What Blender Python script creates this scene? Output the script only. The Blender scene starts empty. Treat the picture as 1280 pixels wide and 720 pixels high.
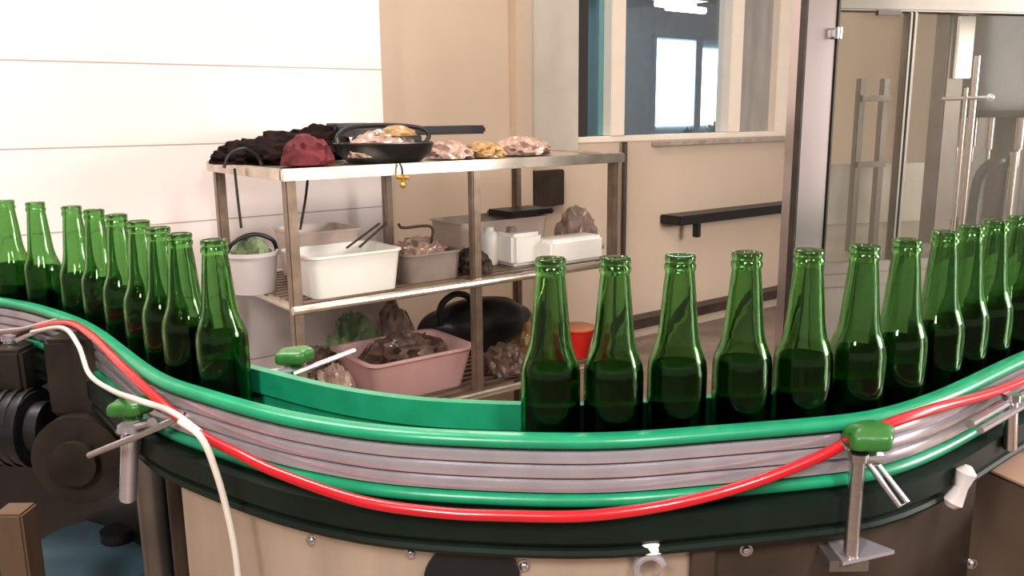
import bpy, bmesh, math, random
from mathutils import Vector, Matrix, noise
random.seed(4)
S = bpy.context.scene
COL = S.collection
S.view_settings.view_transform = 'Standard'
S.view_settings.look = 'None'
S.cycles.transparent_max_bounces = 24
S.cycles.transmission_bounces = 20
S.cycles.max_bounces = 22
S.cycles.glossy_bounces = 6
S.cycles.caustics_refractive = False
S.cycles.caustics_reflective = False
S.cycles.sample_clamp_indirect = 6

# ------------------------------------------------------------------ camera
FPX = 1060.0; CZ = 1.40; PITCH = math.radians(11.5); ROLL = math.radians(-0.6)
Fv = Vector((0, math.cos(PITCH), -math.sin(PITCH)))
R0 = Vector((1, 0, 0)); U0 = R0.cross(Fv)
Rv = (R0*math.cos(ROLL) + U0*math.sin(ROLL)).normalized(); Uv = Rv.cross(Fv)
cam = bpy.data.cameras.new('camera'); co = bpy.data.objects.new('camera', cam); COL.objects.link(co)
cam.sensor_width = 36; cam.lens = FPX*36/1280; cam.clip_start = .02
co.matrix_world = Matrix(((Rv.x, Uv.x, -Fv.x, 0), (Rv.y, Uv.y, -Fv.y, 0), (Rv.z, Uv.z, -Fv.z, CZ), (0, 0, 0, 1)))
S.camera = co
CP = Vector((0, 0, CZ))

# surveying helpers: sight lines of the survey photograph met with real planes
def ray(x, y): return (Fv*FPX + Rv*(x-640) - Uv*(y-360)).normalized()
def at_z(x, y, z):
    d = ray(x, y); return CP + d*((z-CZ)/d.z)
A = math.radians(37)
U = Vector((math.cos(A), math.sin(A), 0)); N = Vector((-U.y, U.x, 0)); O = Vector((-.66, 2.53, 0))
def W(s, t, z): return O + U*s + N*t + Vector((0, 0, z))
def st(x, y, t):                       # sight line met with the plane at depth t behind the rack front -> (s, z)
    d = ray(x, y); k = ((O + N*t - CP).dot(N))/d.dot(N); p = CP + d*k
    return (p-O).dot(U), p.z
def at_y(x, y, Y):
    d = ray(x, y); return CP + d*(Y/d.y)

# ------------------------------------------------------------------ materials
def mat(name, color, rough=.5, metal=0, noise_amt=0, nscale=8, bump=0, bscale=40, trans=0, ior=1.45, emis=None, alpha=None, coat=0, spec=None, stretch=None):
    m = bpy.data.materials.new(name); m.use_nodes = True
    nt = m.node_tree; b = nt.nodes['Principled BSDF']
    b.inputs['Base Color'].default_value = (*color, 1); b.inputs['Roughness'].default_value = rough
    b.inputs['Metallic'].default_value = metal; b.inputs['Transmission Weight'].default_value = trans
    b.inputs['IOR'].default_value = ior; b.inputs['Coat Weight'].default_value = coat
    if spec is not None: b.inputs['Specular IOR Level'].default_value = spec
    if alpha is not None: b.inputs['Alpha'].default_value = alpha
    if emis:
        b.inputs['Emission Color'].default_value = (*emis[0], 1); b.inputs['Emission Strength'].default_value = emis[1]
    tc = nt.nodes.new('ShaderNodeTexCoord'); mp = nt.nodes.new('ShaderNodeMapping')
    nt.links.new(tc.outputs['Object'], mp.inputs['Vector'])
    if stretch: mp.inputs['Scale'].default_value = stretch
    if noise_amt:
        nz = nt.nodes.new('ShaderNodeTexNoise'); nz.inputs['Scale'].default_value = nscale; nz.inputs['Detail'].default_value = 4
        nt.links.new(mp.outputs['Vector'], nz.inputs['Vector'])
        rp = nt.nodes.new('ShaderNodeValToRGB')
        a = 1-noise_amt; c = 1+noise_amt*.6
        rp.color_ramp.elements[0].position = .3; rp.color_ramp.elements[1].position = .7
        rp.color_ramp.elements[0].color = (color[0]*a, color[1]*a, color[2]*a, 1)
        rp.color_ramp.elements[1].color = (min(1, color[0]*c), min(1, color[1]*c), min(1, color[2]*c), 1)
        nt.links.new(nz.outputs['Fac'], rp.inputs['Fac']); nt.links.new(rp.outputs['Color'], b.inputs['Base Color'])
    if bump:
        nb = nt.nodes.new('ShaderNodeTexNoise'); nb.inputs['Scale'].default_value = bscale
        nt.links.new(mp.outputs['Vector'], nb.inputs['Vector'])
        bp = nt.nodes.new('ShaderNodeBump'); bp.inputs['Strength'].default_value = bump; bp.inputs['Distance'].default_value = .01
        nt.links.new(nb.outputs['Fac'], bp.inputs['Height']); nt.links.new(bp.outputs['Normal'], b.inputs['Normal'])
    return m
def glassy(name, tint, gloss_fac, gloss_rough=.05, haze=None, haze_amt=0):
    m = bpy.data.materials.new(name); m.use_nodes = True; nt = m.node_tree
    for n in list(nt.nodes): nt.nodes.remove(n)
    o = nt.nodes.new('ShaderNodeOutputMaterial'); t = nt.nodes.new('ShaderNodeBsdfTransparent'); g = nt.nodes.new('ShaderNodeBsdfGlossy')
    t.inputs['Color'].default_value = (*tint, 1); g.inputs['Roughness'].default_value = gloss_rough
    mx = nt.nodes.new('ShaderNodeMixShader'); mx.inputs['Fac'].default_value = gloss_fac
    nt.links.new(t.outputs[0], mx.inputs[1]); nt.links.new(g.outputs[0], mx.inputs[2])
    last = mx
    if haze:
        d = nt.nodes.new('ShaderNodeBsdfDiffuse'); d.inputs['Color'].default_value = (*haze, 1)
        nz = nt.nodes.new('ShaderNodeTexNoise'); nz.inputs['Scale'].default_value = 3
        mr = nt.nodes.new('ShaderNodeMapRange'); mr.inputs['To Min'].default_value = haze_amt*.6; mr.inputs['To Max'].default_value = haze_amt*1.4
        nt.links.new(nz.outputs['Fac'], mr.inputs['Value'])
        m2 = nt.nodes.new('ShaderNodeMixShader'); nt.links.new(mr.outputs['Result'], m2.inputs['Fac'])
        nt.links.new(mx.outputs[0], m2.inputs[1]); nt.links.new(d.outputs[0], m2.inputs[2]); last = m2
    nt.links.new(last.outputs[0], o.inputs['Surface'])
    return m
M = {}
def bottle_glass():
    m = bpy.data.materials.new('green_glass'); m.use_nodes = True; nt = m.node_tree
    for n in list(nt.nodes): nt.nodes.remove(n)
    o = nt.nodes.new('ShaderNodeOutputMaterial'); g = nt.nodes.new('ShaderNodeBsdfGlass')
    g.inputs['Color'].default_value = GLASS_COL; g.inputs['Roughness'].default_value = .02; g.inputs['IOR'].default_value = 1.45
    nz = nt.nodes.new('ShaderNodeTexNoise'); nz.inputs['Scale'].default_value = 25
    tc = nt.nodes.new('ShaderNodeTexCoord'); bp = nt.nodes.new('ShaderNodeBump'); bp.inputs['Strength'].default_value = .25; bp.inputs['Distance'].default_value = .003
    nt.links.new(tc.outputs['Object'], nz.inputs['Vector']); nt.links.new(nz.outputs['Fac'], bp.inputs['Height']); nt.links.new(bp.outputs['Normal'], g.inputs['Normal'])
    nt.links.new(g.outputs[0], o.inputs['Surface'])
    return m
GLASS_COL = (.58, .77, .53, 1)
M['glass'] = bottle_glass()
M['green'] = mat('green_plastic', (.008, .235, .110), .3, noise_amt=.15, nscale=30, bump=.05)
M['knob'] = mat('green_knob_plastic', (.03, .14, .025), .35, noise_amt=.2)
M['steel'] = mat('brushed_steel', (.62, .58, .60), .26, 1, noise_amt=.12, nscale=30, stretch=(1, 1, 12))
M['rail_steel'] = mat('rail_steel', (.50, .46, .50), .20, .6, noise_amt=.12, nscale=25)
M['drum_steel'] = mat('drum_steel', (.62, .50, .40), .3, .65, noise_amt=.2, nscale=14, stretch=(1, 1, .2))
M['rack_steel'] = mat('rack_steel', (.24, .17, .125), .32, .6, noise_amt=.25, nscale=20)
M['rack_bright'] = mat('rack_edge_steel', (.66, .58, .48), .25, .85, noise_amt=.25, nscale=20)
M['dark_frame'] = mat('dark_frame_paint', (.004, .010, .006), .5, .0, spec=.25, noise_amt=.3, nscale=12)
M['chain'] = mat('dark_chain', (.012, .02, .014), .35, .3, noise_amt=.3, nscale=60)
M['murk'] = mat('near_black_steel', (.035, .027, .02), .4, .4, noise_amt=.5, nscale=14)  # near-black brown steel with mottled tone
M['black'] = mat('black_rubber', (.008, .008, .009), .4, noise_amt=.2)
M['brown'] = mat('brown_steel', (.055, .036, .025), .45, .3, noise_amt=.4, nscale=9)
M['post_grey'] = mat('grey_post', (.20, .17, .15), .35, .7, noise_amt=.3)
M['red'] = mat('red_hose', (.50, .007, .014), .25, noise_amt=.1, coat=.3)
M['white_cable'] = mat('white_cable', (.62, .55, .48), .45, noise_amt=.1)
M['tan'] = mat('beige_wall', (.58, .45, .34), .6, noise_amt=.06, nscale=1.5)
M['floor'] = mat('floor_tile', (.30, .23, .18), .3, noise_amt=.35, nscale=4)
M['ceil'] = mat('ceiling_paint', (.75, .68, .62), .8, noise_amt=.04)
M['cream'] = mat('cream_frame', (.86, .74, .62), .4, noise_amt=.04)
M['darkpvc'] = mat('dark_window_gasket', (.03, .025, .025), .5, noise_amt=.1)
M['white'] = mat('white_plastic', (.86, .82, .76), .35, noise_amt=.05)
M['offwhite'] = mat('greyish_white_plastic', (.60, .53, .52), .4, noise_amt=.12)
M['pink'] = mat('pink_plastic', (.68, .40, .38), .4, noise_amt=.12)
M['redcup'] = mat('red_plastic', (.75, .02, .012), .35, noise_amt=.08)
M['blackcloth'] = mat('black_cloth', (.012, .006, .006), .9, noise_amt=.5, nscale=20, bump=.5, spec=.1)
M['redcloth'] = mat('dark_red_cloth', (.11, .008, .012), .8, noise_amt=.35, nscale=12, bump=.5)
M['bag'] = mat('clear_crumpled_plastic', (.36, .235, .185), .25, noise_amt=.35, nscale=18, bump=.8, coat=.4)
M['bagyellow'] = mat('yellowish_crumpled_plastic', (.36, .21, .08), .35, noise_amt=.45, nscale=16, bump=.7, coat=.3)
M['brass'] = mat('brass', (.75, .45, .10), .3, .9, noise_amt=.15)
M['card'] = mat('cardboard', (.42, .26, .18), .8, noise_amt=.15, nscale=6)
M['cardshade'] = mat('cardboard_shaded', (.085, .055, .035), .8, noise_amt=.15, nscale=6)  # cardboard colour darkened for the shaded sides of the box
M['blue'] = mat('blue_plastic', (.06, .11, .14), .5, noise_amt=.25)
M['greyplastic'] = mat('grey_tray', (.22, .17, .14), .5, noise_amt=.3)
M['darkmachine'] = mat('dark_machine_steel', (.045, .037, .03), .45, .2, noise_amt=.4, nscale=6)
M['deck'] = mat('machine_deck_steel', (.15, .13, .105), .4, .5, noise_amt=.25, nscale=5)
M['pane'] = glassy('window_pane', (.92, .97, 1.0), .10, .03)
M['frost'] = glassy('frosted_pane', (.40, .40, .38), .05, .2, (.48, .44, .40), .7)
M['tealpane'] = glassy('teal_pane', (.55, .8, .85), .10, .05)
M['acrylic'] = glassy('acrylic_panel', (.93, .92, .88), .002, .08, (.50, .46, .38), .06)
M['far'] = mat('far_room_paint', (.38, .48, .57), .7, noise_amt=.1)
M['farlight'] = mat('daylight_glass', (.8, .9, 1), .5, emis=((.85, .93, 1), 5.0))
M['tube'] = mat('lamp_tube', (1, 1, 1), .5, emis=((.95, .98, 1), 9.0))
M['foliage'] = mat('dark_foliage', (.10, .16, .14), .7, noise_amt=.4)

def wall_tile():
    m = mat('white_wall_tile', (.86, .79, .75), .16, spec=.5); nt = m.node_tree; b = nt.nodes['Principled BSDF']
    tc = nt.nodes.new('ShaderNodeTexCoord'); sp = nt.nodes.new('ShaderNodeSeparateXYZ'); cb = nt.nodes.new('ShaderNodeCombineXYZ')
    nt.links.new(tc.outputs['Object'], sp.inputs[0]); nt.links.new(sp.outputs['X'], cb.inputs['X']); nt.links.new(sp.outputs['Z'], cb.inputs['Y'])
    mp = nt.nodes.new('ShaderNodeMapping'); mp.inputs['Location'].default_value = (TILE_X, TILE_Z, 0); nt.links.new(cb.outputs[0], mp.inputs['Vector'])
    br = nt.nodes.new('ShaderNodeTexBrick'); br.offset = 0; br.inputs['Scale'].default_value = 1
    br.inputs['Brick Width'].default_value = 2.4; br.inputs['Row Height'].default_value = TILE_H; br.inputs['Mortar Size'].default_value = .0028
    br.inputs['Color1'].default_value = (.79, .70, .675, 1); br.inputs['Color2'].default_value = (.77, .68, .65, 1); br.inputs['Mortar'].default_value = (.42, .33, .30, 1)
    nt.links.new(mp.outputs[0], br.inputs['Vector']); nt.links.new(br.outputs['Color'], b.inputs['Base Color'])
    nz = nt.nodes.new('ShaderNodeTexNoise'); nz.inputs['Scale'].default_value = 2.5
    bp = nt.nodes.new('ShaderNodeBump'); bp.inputs['Strength'].default_value = .15; bp.inputs['Distance'].default_value = .02
    nt.links.new(tc.outputs['Object'], nz.inputs['Vector']); nt.links.new(nz.outputs['Fac'], bp.inputs['Height']); nt.links.new(bp.outputs['Normal'], b.inputs['Normal'])
    return m
TW = .80                                  # tiled wall depth, in rack coordinates
z1 = st(200, 80, TW)[1]; z2 = st(200, 181.5, TW)[1]
TILE_H = z1 - z2; TILE_Z = -(z1 % TILE_H); TILE_X = -(st(447, 120, TW)[0]+10) + 2.4*3
M['tile'] = wall_tile()

# ------------------------------------------------------------------ mesh helpers
def link(name, bm, m, parent=None, smooth=True, sharp=.6):
    me = bpy.data.meshes.new(name); bmesh.ops.recalc_face_normals(bm, faces=bm.faces[:]); bm.to_mesh(me); bm.free()
    ms = m if isinstance(m, (list, tuple)) else [m]
    for x in ms: me.materials.append(M[x])
    if smooth:
        me.polygons.foreach_set('use_smooth', [True]*len(me.polygons)); me.set_sharp_from_angle(angle=sharp)
    o = bpy.data.objects.new(name, me); COL.objects.link(o)
    if parent is not None:
        o.parent = parent
    return o
def recenter(o):
    """origin to the bottom centre of the mesh"""
    me = o.data; xs = [v.co for v in me.vertices]
    c = Vector(((min(v.x for v in xs)+max(v.x for v in xs))/2, (min(v.y for v in xs)+max(v.y for v in xs))/2, min(v.z for v in xs)))
    me.transform(Matrix.Translation(-c)); o.location = o.location + c
    return o
def tag(o, label=None, cat=None, group=None, kind=None):
    if label: o['label'] = label
    if cat: o['category'] = cat
    if group: o['group'] = group
    if kind: o['kind'] = kind
    return o
def empty(name, label, cat, loc=(0, 0, 0), group=None):
    o = bpy.data.objects.new(name, None); COL.objects.link(o); o.location = loc; o.empty_display_size = .05
    return tag(o, label, cat, group)
def addbox(bm, c, ax, half, bev=0):
    """box with centre c, axes ax (3 vectors), half sizes"""
    vs = []
    for i in (-1, 1):
        for j in (-1, 1):
            for k in (-1, 1):
                vs.append(bm.verts.new(c + ax[0]*half[0]*i + ax[1]*half[1]*j + ax[2]*half[2]*k))
    fs = [(0, 1, 3, 2), (4, 6, 7, 5), (0, 4, 5, 1), (2, 3, 7, 6), (0, 2, 6, 4), (1, 5, 7, 3)]
    nf = [bm.faces.new([vs[q] for q in f]) for f in fs]
    if bev:
        es = list({e for f in nf for e in f.edges}); bmesh.ops.bevel(bm, geom=es, offset=bev, segments=2, affect='EDGES')
RAX = (U, N, Vector((0, 0, 1)))
WAX = (Vector((1, 0, 0)), Vector((0, 1, 0)), Vector((0, 0, 1)))
def rbox(bm, s0, s1, t0, t1, za, zb, bev=0):
    addbox(bm, W((s0+s1)/2, (t0+t1)/2, (za+zb)/2), RAX, (abs(s1-s0)/2, abs(t1-t0)/2, abs(zb-za)/2), bev)
def catmull(pts, n=8):
    pts = [Vector(p) for p in pts]; pts = [2*pts[0]-pts[1]] + pts + [2*pts[-1]-pts[-2]]; o = []
    for i in range(1, len(pts)-2):
        a, b, c, d = pts[i-1:i+3]
        for k in range(n):
            t = k/n; o.append(.5*(2*b+(c-a)*t+(2*a-5*b+4*c-d)*t*t+(3*b-a-3*c+d)*t**3))
    o.append(pts[-2]); return o
def tube(bm, pts, r, seg=10, cap=True, smooth=6):
    if smooth: pts = catmull(pts, smooth)
    pts = [Vector(p) for p in pts]; rings = []; up = None
    for i, p in enumerate(pts):
        a = pts[max(i-1, 0)]; b = pts[min(i+1, len(pts)-1)]; d = (b-a).normalized()
        if up is None: up = Vector((0, 0, 1)) if abs(d.z) < .9 else Vector((1, 0, 0))
        x = d.cross(up).normalized(); y = x.cross(d).normalized(); up = y
        rr = r[i] if isinstance(r, list) else r
        rings.append([bm.verts.new(p + (x*math.cos(q)+y*math.sin(q))*rr) for q in (2*math.pi*k/seg for k in range(seg))])
    for i in range(len(rings)-1):
        for k in range(seg): bm.faces.new((rings[i][k], rings[i][(k+1) % seg], rings[i+1][(k+1) % seg], rings[i+1][k]))
    if cap: bm.faces.new(rings[0][::-1]); bm.faces.new(rings[-1])
def lathe(bm, prof, seg=28, c=Vector((0, 0, 0)), closed=False, sx=1, sy=1):
    rings = []
    for r, z in prof:
        if r < 1e-5: rings.append([bm.verts.new(c+Vector((0, 0, z)))])
        else: rings.append([bm.verts.new(c+Vector((r*sx*math.cos(2*math.pi*k/seg), r*sy*math.sin(2*math.pi*k/seg), z))) for k in range(seg)])
    n = len(rings)
    for i in range(n if closed else n-1):
        a = rings[i]; b = rings[(i+1) % n]
        for k in range(seg):
            k2 = (k+1) % seg
            if len(a) == 1 and len(b) == 1: continue
            if len(a) == 1: bm.faces.new((a[0], b[k2], b[k]))
            elif len(b) == 1: bm.faces.new((a[k], a[k2], b[0]))
            else: bm.faces.new((a[k], a[k2], b[k2], b[k]))
def taperbox(bm, c, ax, lo, hi, h, wall=.004, floor_=.004, rim=.006):
    """open tub: lower half sizes lo, upper half sizes hi, height h, with a folded rim"""
    def ring(hx, hy, z, r=.25, n=5):
        out = []; rr = min(hx, hy)*r
        for qx, qy, a0 in ((1, 1, 0), (-1, 1, 90), (-1, -1, 180), (1, -1, 270)):
            for k in range(n+1):
                a = math.radians(a0+90*k/n)
                out.append(bm.verts.new(c + ax[0]*(qx*(hx-rr)+rr*math.cos(a)) + ax[1]*(qy*(hy-rr)+rr*math.sin(a)) + Vector((0, 0, z))))
        return out
    rs = [ring(lo[0], lo[1], 0), ring(hi[0], hi[1], h-.006), ring(hi[0]+rim, hi[1]+rim, h-.006), ring(hi[0]+rim, hi[1]+rim, h), ring(hi[0]-wall, hi[1]-wall, h), ring(lo[0]-wall, lo[1]-wall, floor_)]
    n = len(rs[0])
    for i in range(len(rs)-1):
        for k in range(n): bm.faces.new((rs[i][k], rs[i][(k+1) % n], rs[i+1][(k+1) % n], rs[i+1][k]))
    bm.faces.new(rs[0][::-1]); bm.faces.new(rs[-1])
def lump(bm, c, ax, half, amp=.3, freq=3.0, seed=0, sub=4, ridged=True):
    """crumpled heap lying on the plane z = c.z"""
    r = bmesh.ops.create_icosphere(bm, subdivisions=sub, radius=1)
    for v in r['verts']:
        p = v.co.copy(); q = p*freq + Vector((seed*7.1, seed*3.3, seed*1.7))
        d = noise.noise(q)+.5*noise.noise(q*2.3)
        if ridged: d = .6-abs(d)*1.6
        p = p*(1+amp*d)
        z = p.z*half[2]
        if z < 0: z = z*.08
        v.co = c + ax[0]*p.x*half[0] + ax[1]*p.y*half[1] + Vector((0, 0, z + half[2]*.1))

# ------------------------------------------------------------------ the room
def wallobj(name, s0, s1, t0, t1, za, zb, m, holes=None, kind='structure', parent=None):
    """wall object in its own axes: local x along the wall"""
    bm = bmesh.new()
    def bx(a, b, c, d):
        addbox(bm, Vector(((a+b)/2, (t1-t0)/2, (c+d)/2)), WAX, ((b-a)/2, (t1-t0)/2, (d-c)/2))
    if holes:
        h = holes
        bx(s0, h[0], za, zb); bx(h[1], s1, za, zb); bx(h[0], h[1], za, h[2]); bx(h[0], h[1], h[3], zb)
    else: bx(s0, s1, za, zb)
    o = link(name, bm, m, parent, smooth=False); o.location = W(0, t0, 0); o.rotation_euler = (0, 0, A)
    if kind: o['kind'] = kind
    return o
sE = st(478, 120, TW)[0]
CEIL = 3.0
wallobj('wall_left', -6, sE, TW, TW+.25, 0, CEIL, 'tile')
TB = 1.30                                 # beige wall depth
wL, _ = st(719, 178, TB); wR, wz = st(968, 166, TB); WB = st(778, 177, TB)[1]; WT = WB+1.15
wR2 = st(1000, 166, TB)[0]
wallobj('wall_back', -3, 7.5, TB, TB+.15, 0, CEIL, 'tan', holes=(wL, wR2, WB, WT))
bm = bmesh.new(); addbox(bm, Vector((1, 1.5, -.05)), WAX, (8, 9, .05)); fl = link('floor', bm, 'floor', smooth=False); fl['kind'] = 'structure'
bm = bmesh.new(); addbox(bm, Vector((1, 1.5, CEIL+.05)), WAX, (8, 9, .05)); ce = link('ceiling', bm, 'ceil', smooth=False); ce['kind'] = 'structure'

# the window in the beige wall
win = bpy.data.objects.new('window_1', None); COL.objects.link(win); win['kind'] = 'structure'; win.location = W(wL, TB, WB)
def wpart(name, bm, m, sm=False):
    o = link(name, bm, m, None, smooth=sm); o.parent = win; o.matrix_parent_inverse = Matrix.Translation(-Vector(win.location)); return o
sa0 = st(761, 170, TB)[0]; sa1 = st(778, 170, TB)[0]; sb0 = st(908, 165, TB)[0]; sb1 = st(922, 165, TB)[0]; sc = st(967, 165, TB)[0]
fw = .035
bm = bmesh.new()
rbox(bm, wL, wR2, TB-.01, TB+.10, WB, WB+fw, .004); rbox(bm, wL, wR2, TB-.01, TB+.10, WT-fw, WT, .004)
rbox(bm, sc, wR2, TB-.01, TB+.10, WB+fw, WT-fw, .004)
wpart('window_frame', bm, 'cream')
bm = bmesh.new(); rbox(bm, wL, st(735, 170, TB)[0], TB+.0, TB+.10, WB+fw, WT-fw, .004); wpart('dark_gasket', bm, 'darkpvc')
for a, b in ((sa0, sa1), (sb0, sb1)):
    bm = bmesh.new(); rbox(bm, a, b, TB-.02, TB+.10, WB+fw, WT-fw, .005); wpart('mullion', bm, 'cream')
for a, b, m in ((st(735, 170, TB)[0], sa0, 'tealpane'), (sa1, sb0, 'pane'), (sb1, sc, 'frost')):
    bm = bmesh.new(); rbox(bm, a, b, TB+.05, TB+.056, WB+fw, WT-fw); wpart('pane', bm, m)
# sill ledge
l0, lz = st(820, 180, TB-.04); l1, _ = st(988, 171, TB-.04)
bm = bmesh.new(); rbox(bm, l0, l1, TB-.06, TB-.011, lz-.012, lz+.012, .003); o = wpart('window_sill', bm, 'rack_bright')
# grey reveal board left of the window and a pilaster strip
bm = bmesh.new(); q0 = st(664, 120, TB-.02)[0]; rbox(bm, q0, wL-.004, TB-.03, TB-.001, st(690, 190, TB)[1], CEIL)
M['greyboard'] = mat('pale_grey_board', (.60, .54, .47), .5, noise_amt=.06)
tag(link('trim_1', bm, 'greyboard', smooth=False), kind='structure')
bm = bmesh.new(); q1 = st(640, 120, TB-.02)[0]; rbox(bm, q1, q0-.02, TB-.06, TB-.001, 0, CEIL, .004); tag(link('trim_2', bm, 'tan', smooth=False), kind='structure')
# conduit at the corner of the window
p0 = st(783, 240, TB-.05)
bm = bmesh.new(); tube(bm, [W(p0[0], TB-.03, 0), W(p0[0], TB-.03, WB)], .016, 10, smooth=0)
o = link('wall_pipe', bm, 'brown'); recenter(o); tag(o, 'thin dark vertical pipe on the beige wall just right of the metal rack', 'pipe')
# low dark pipe along the wall
a = st(800, 418, TB-.08); b = st(985, 350, TB-.08); zz = (a[1]+b[1])/2
bm = bmesh.new(); rbox(bm, a[0]-.3, b[0]+1.0, TB-.12, TB-.001, zz-.03, zz+.03, .006)
o = link('wall_rail', bm, 'brown'); recenter(o); tag(o, 'low dark brown rail running along the foot of the beige wall behind the bottles', 'rail')
# dark bench under the window
TD = TB-.17
a = st(850, 280, TD); b = st(990, 262, TD); zt = st(880, 271, TD)[1]
bench = empty('narrow_wall_bench', 'dark narrow bench under the window, left of the steel machine post', 'bench', W(a[0], TD, zt-.04))
def kid(name, bm, m, par, **k):
    o = link(name, bm, m, None, **k); o.parent = par; o.matrix_parent_inverse = par_inv(par); return o
def par_inv(p):
    m = Matrix.Translation(p.location)
    q = p
    while q.parent: q = q.parent
    return Matrix.Translation(-Vector(p.location)) if p.parent is None else Matrix.Identity(4)
bm = bmesh.new(); rbox(bm, a[0], b[0]+.75, TD, TB-.001, zt-.040, zt+.018, .006); kid('bench_top', bm, 'black', bench)
c = st(875, 300, TD)
bm = bmesh.new(); rbox(bm, c[0]-.02, c[0]+.02, TD+.01, TD+.05, zt-.13, zt-.041, .004); kid('bracket', bm, 'black', bench)
bm = bmesh.new(); rbox(bm, b[0]+.66, b[0]+.71, TD+.01, TD+.05, 0, zt-.041, .004); kid('leg', bm, 'black', bench)
bm = bmesh.new(); rbox(bm, b[0]+.66, b[0]+.71, TB-.05, TB-.002, 0, zt-.041, .004); kid('leg', bm, 'black', bench)
# dark square box fixed to the wall over the middle shelf
a = st(667, 214, TB-.05); b = st(706, 256, TB-.05)
bm = bmesh.new(); rbox(bm, a[0], b[0], TB-.05, TB-.001, b[1], a[1], .006)
o = link('wall_box', bm, 'brown'); recenter(o); tag(o, 'dark brown square box on the beige wall above the white containers', 'box')

# the room beyond the window
TF = TB+2.6
wallobj('wall_far', -1.5, 7.5, TF, TF+.1, 0, CEIL, 'far')
bm = bmesh.new(); f0 = st(820, 55, TF-.02); f1 = st(900, 165, TF-.02)
sm0 = st(866, 100, TF)[0]; sm1 = st(874, 100, TF)[0]
fwin = bpy.data.objects.new('window_2', None); COL.objects.link(fwin); fwin['kind'] = 'structure'; fwin.location = W(f0[0], TF, f1[1])
for a, b, t in ((f0[0], sm0, 52), (sm1, st(897, 100, TF)[0], 60)):
    bm = bmesh.new(); rbox(bm, a, b, TF-.02, TF-.012, f1[1]+.08, st(860, t, TF)[1]); kid('pane', bm, 'farlight', fwin, smooth=False)
bm = bmesh.new()
zt_ = st(860, 50, TF)[1]
for a, b in ((f0[0]-.04, f0[0]), (sm0, sm1), (st(897, 100, TF)[0], st(897, 100, TF)[0]+.04)): rbox(bm, a, b, TF-.035, TF-.005, f1[1]+.05, zt_+.03)
rbox(bm, f0[0]-.04, st(897, 100, TF)[0]+.04, TF-.035, TF-.005, zt_, zt_+.04)
kid('window_frame', bm, 'far', fwin, smooth=False)
a = st(820, 26, TB+1.6); b = st(868, 6, TB+1.6)
cl = empty('ceiling_lamp', 'bright white fluorescent lamp hanging in the blue room seen through the window', 'lamp', W((a[0]+b[0])/2, TB+1.6, (a[1]+b[1])/2))
bm = bmesh.new(); tube(bm, [W(a[0], TB+1.6, b[1]-.02), W(b[0], TB+1.6, b[1]-.02)], .028, 12, smooth=0); kid('lamp_tube', bm, 'tube', cl)
bm = bmesh.new(); tube(bm, [W(a[0]+.02, TB+1.5, b[1]-.06), W(b[0]+.02, TB+1.5, b[1]-.06)], .028, 12, smooth=0); kid('lamp_tube', bm, 'tube', cl)
bm = bmesh.new(); rbox(bm, a[0]-.02, b[0]+.02, TB+1.45, TB+1.65, b[1]+.012, b[1]+.03); 
m_ = (a[0]+b[0])/2
rbox(bm, m_-.01, m_+.01, TB+1.54, TB+1.56, b[1]+.03, CEIL); kid('lamp_housing', bm, 'white', cl)
a = st(880, 168, TF-.3)
for dx, hh, lab in ((-.25, .10, 'dark low leafy plant before the left of the bright far window'), (.22, .16, 'dark bushy plant at the right foot of the bright far window')):
    pl = empty('potted_plant', lab, 'plant', W(a[0]+dx, TF-.3, 0), 'plants in the far room')
    bm = bmesh.new(); lathe(bm, [(0, 0), (.10, 0), (.14, .25), (.12, .25), (0, .22)], 20, W(a[0]+dx, TF-.3, 0)); kid('pot', bm, 'brown', pl)
    bm = bmesh.new(); zc = a[1]
    tube(bm, [W(a[0]+dx, TF-.3, .2), W(a[0]+dx, TF-.3, zc-.02)], .012, 6, smooth=0); kid('stem', bm, 'brown', pl)
    bm = bmesh.new()
    for k in range(70):
        th = random.uniform(0, 6.28); el = random.uniform(-.3, 1.4); L = random.uniform(.5, 1)*hh*1.5
        p = W(a[0]+dx, TF-.3, zc-.05); d = Vector((math.cos(th)*math.cos(el), math.sin(th)*math.cos(el), math.sin(el)))
        sd = d.cross(Vector((0, 0, 1))).normalized()*L*.13
        v = [bm.verts.new(p+d*L*.3), bm.verts.new(p+d*L*.65+sd), bm.verts.new(p+d*L), bm.verts.new(p+d*L*.65-sd)]; bm.faces.new(v)
    kid('leaves', bm, 'foliage', pl)

# ------------------------------------------------------------------ metal rack
RZ = 1.25; RM = .84; RB = .43; RL = 1.335; RD = .62
rack = empty('storage_rack', 'three-tier stainless steel storage rack cluttered with tubs against the white tiled wall', 'rack', W(RL/2, RD/2, 0))
for s in (0, RL*.5, RL-.01):
    for t in (0, RD):
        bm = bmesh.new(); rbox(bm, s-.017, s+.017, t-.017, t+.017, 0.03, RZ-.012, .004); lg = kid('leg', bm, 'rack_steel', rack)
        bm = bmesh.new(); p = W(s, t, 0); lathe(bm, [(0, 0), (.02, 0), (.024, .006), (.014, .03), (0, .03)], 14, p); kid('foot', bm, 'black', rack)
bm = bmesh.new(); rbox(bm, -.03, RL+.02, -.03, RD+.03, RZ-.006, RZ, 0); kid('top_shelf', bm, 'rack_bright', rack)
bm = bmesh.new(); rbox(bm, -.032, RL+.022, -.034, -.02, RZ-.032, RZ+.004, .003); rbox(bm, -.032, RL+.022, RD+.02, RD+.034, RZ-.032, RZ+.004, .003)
rbox(bm, -.034, -.02, -.02, RD+.02, RZ-.032, RZ+.004, .003); rbox(bm, RL+.01, RL+.024, -.02, RD+.02, RZ-.032, RZ+.004, .003); kid('top_rim', bm, 'rack_bright', rack)
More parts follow.
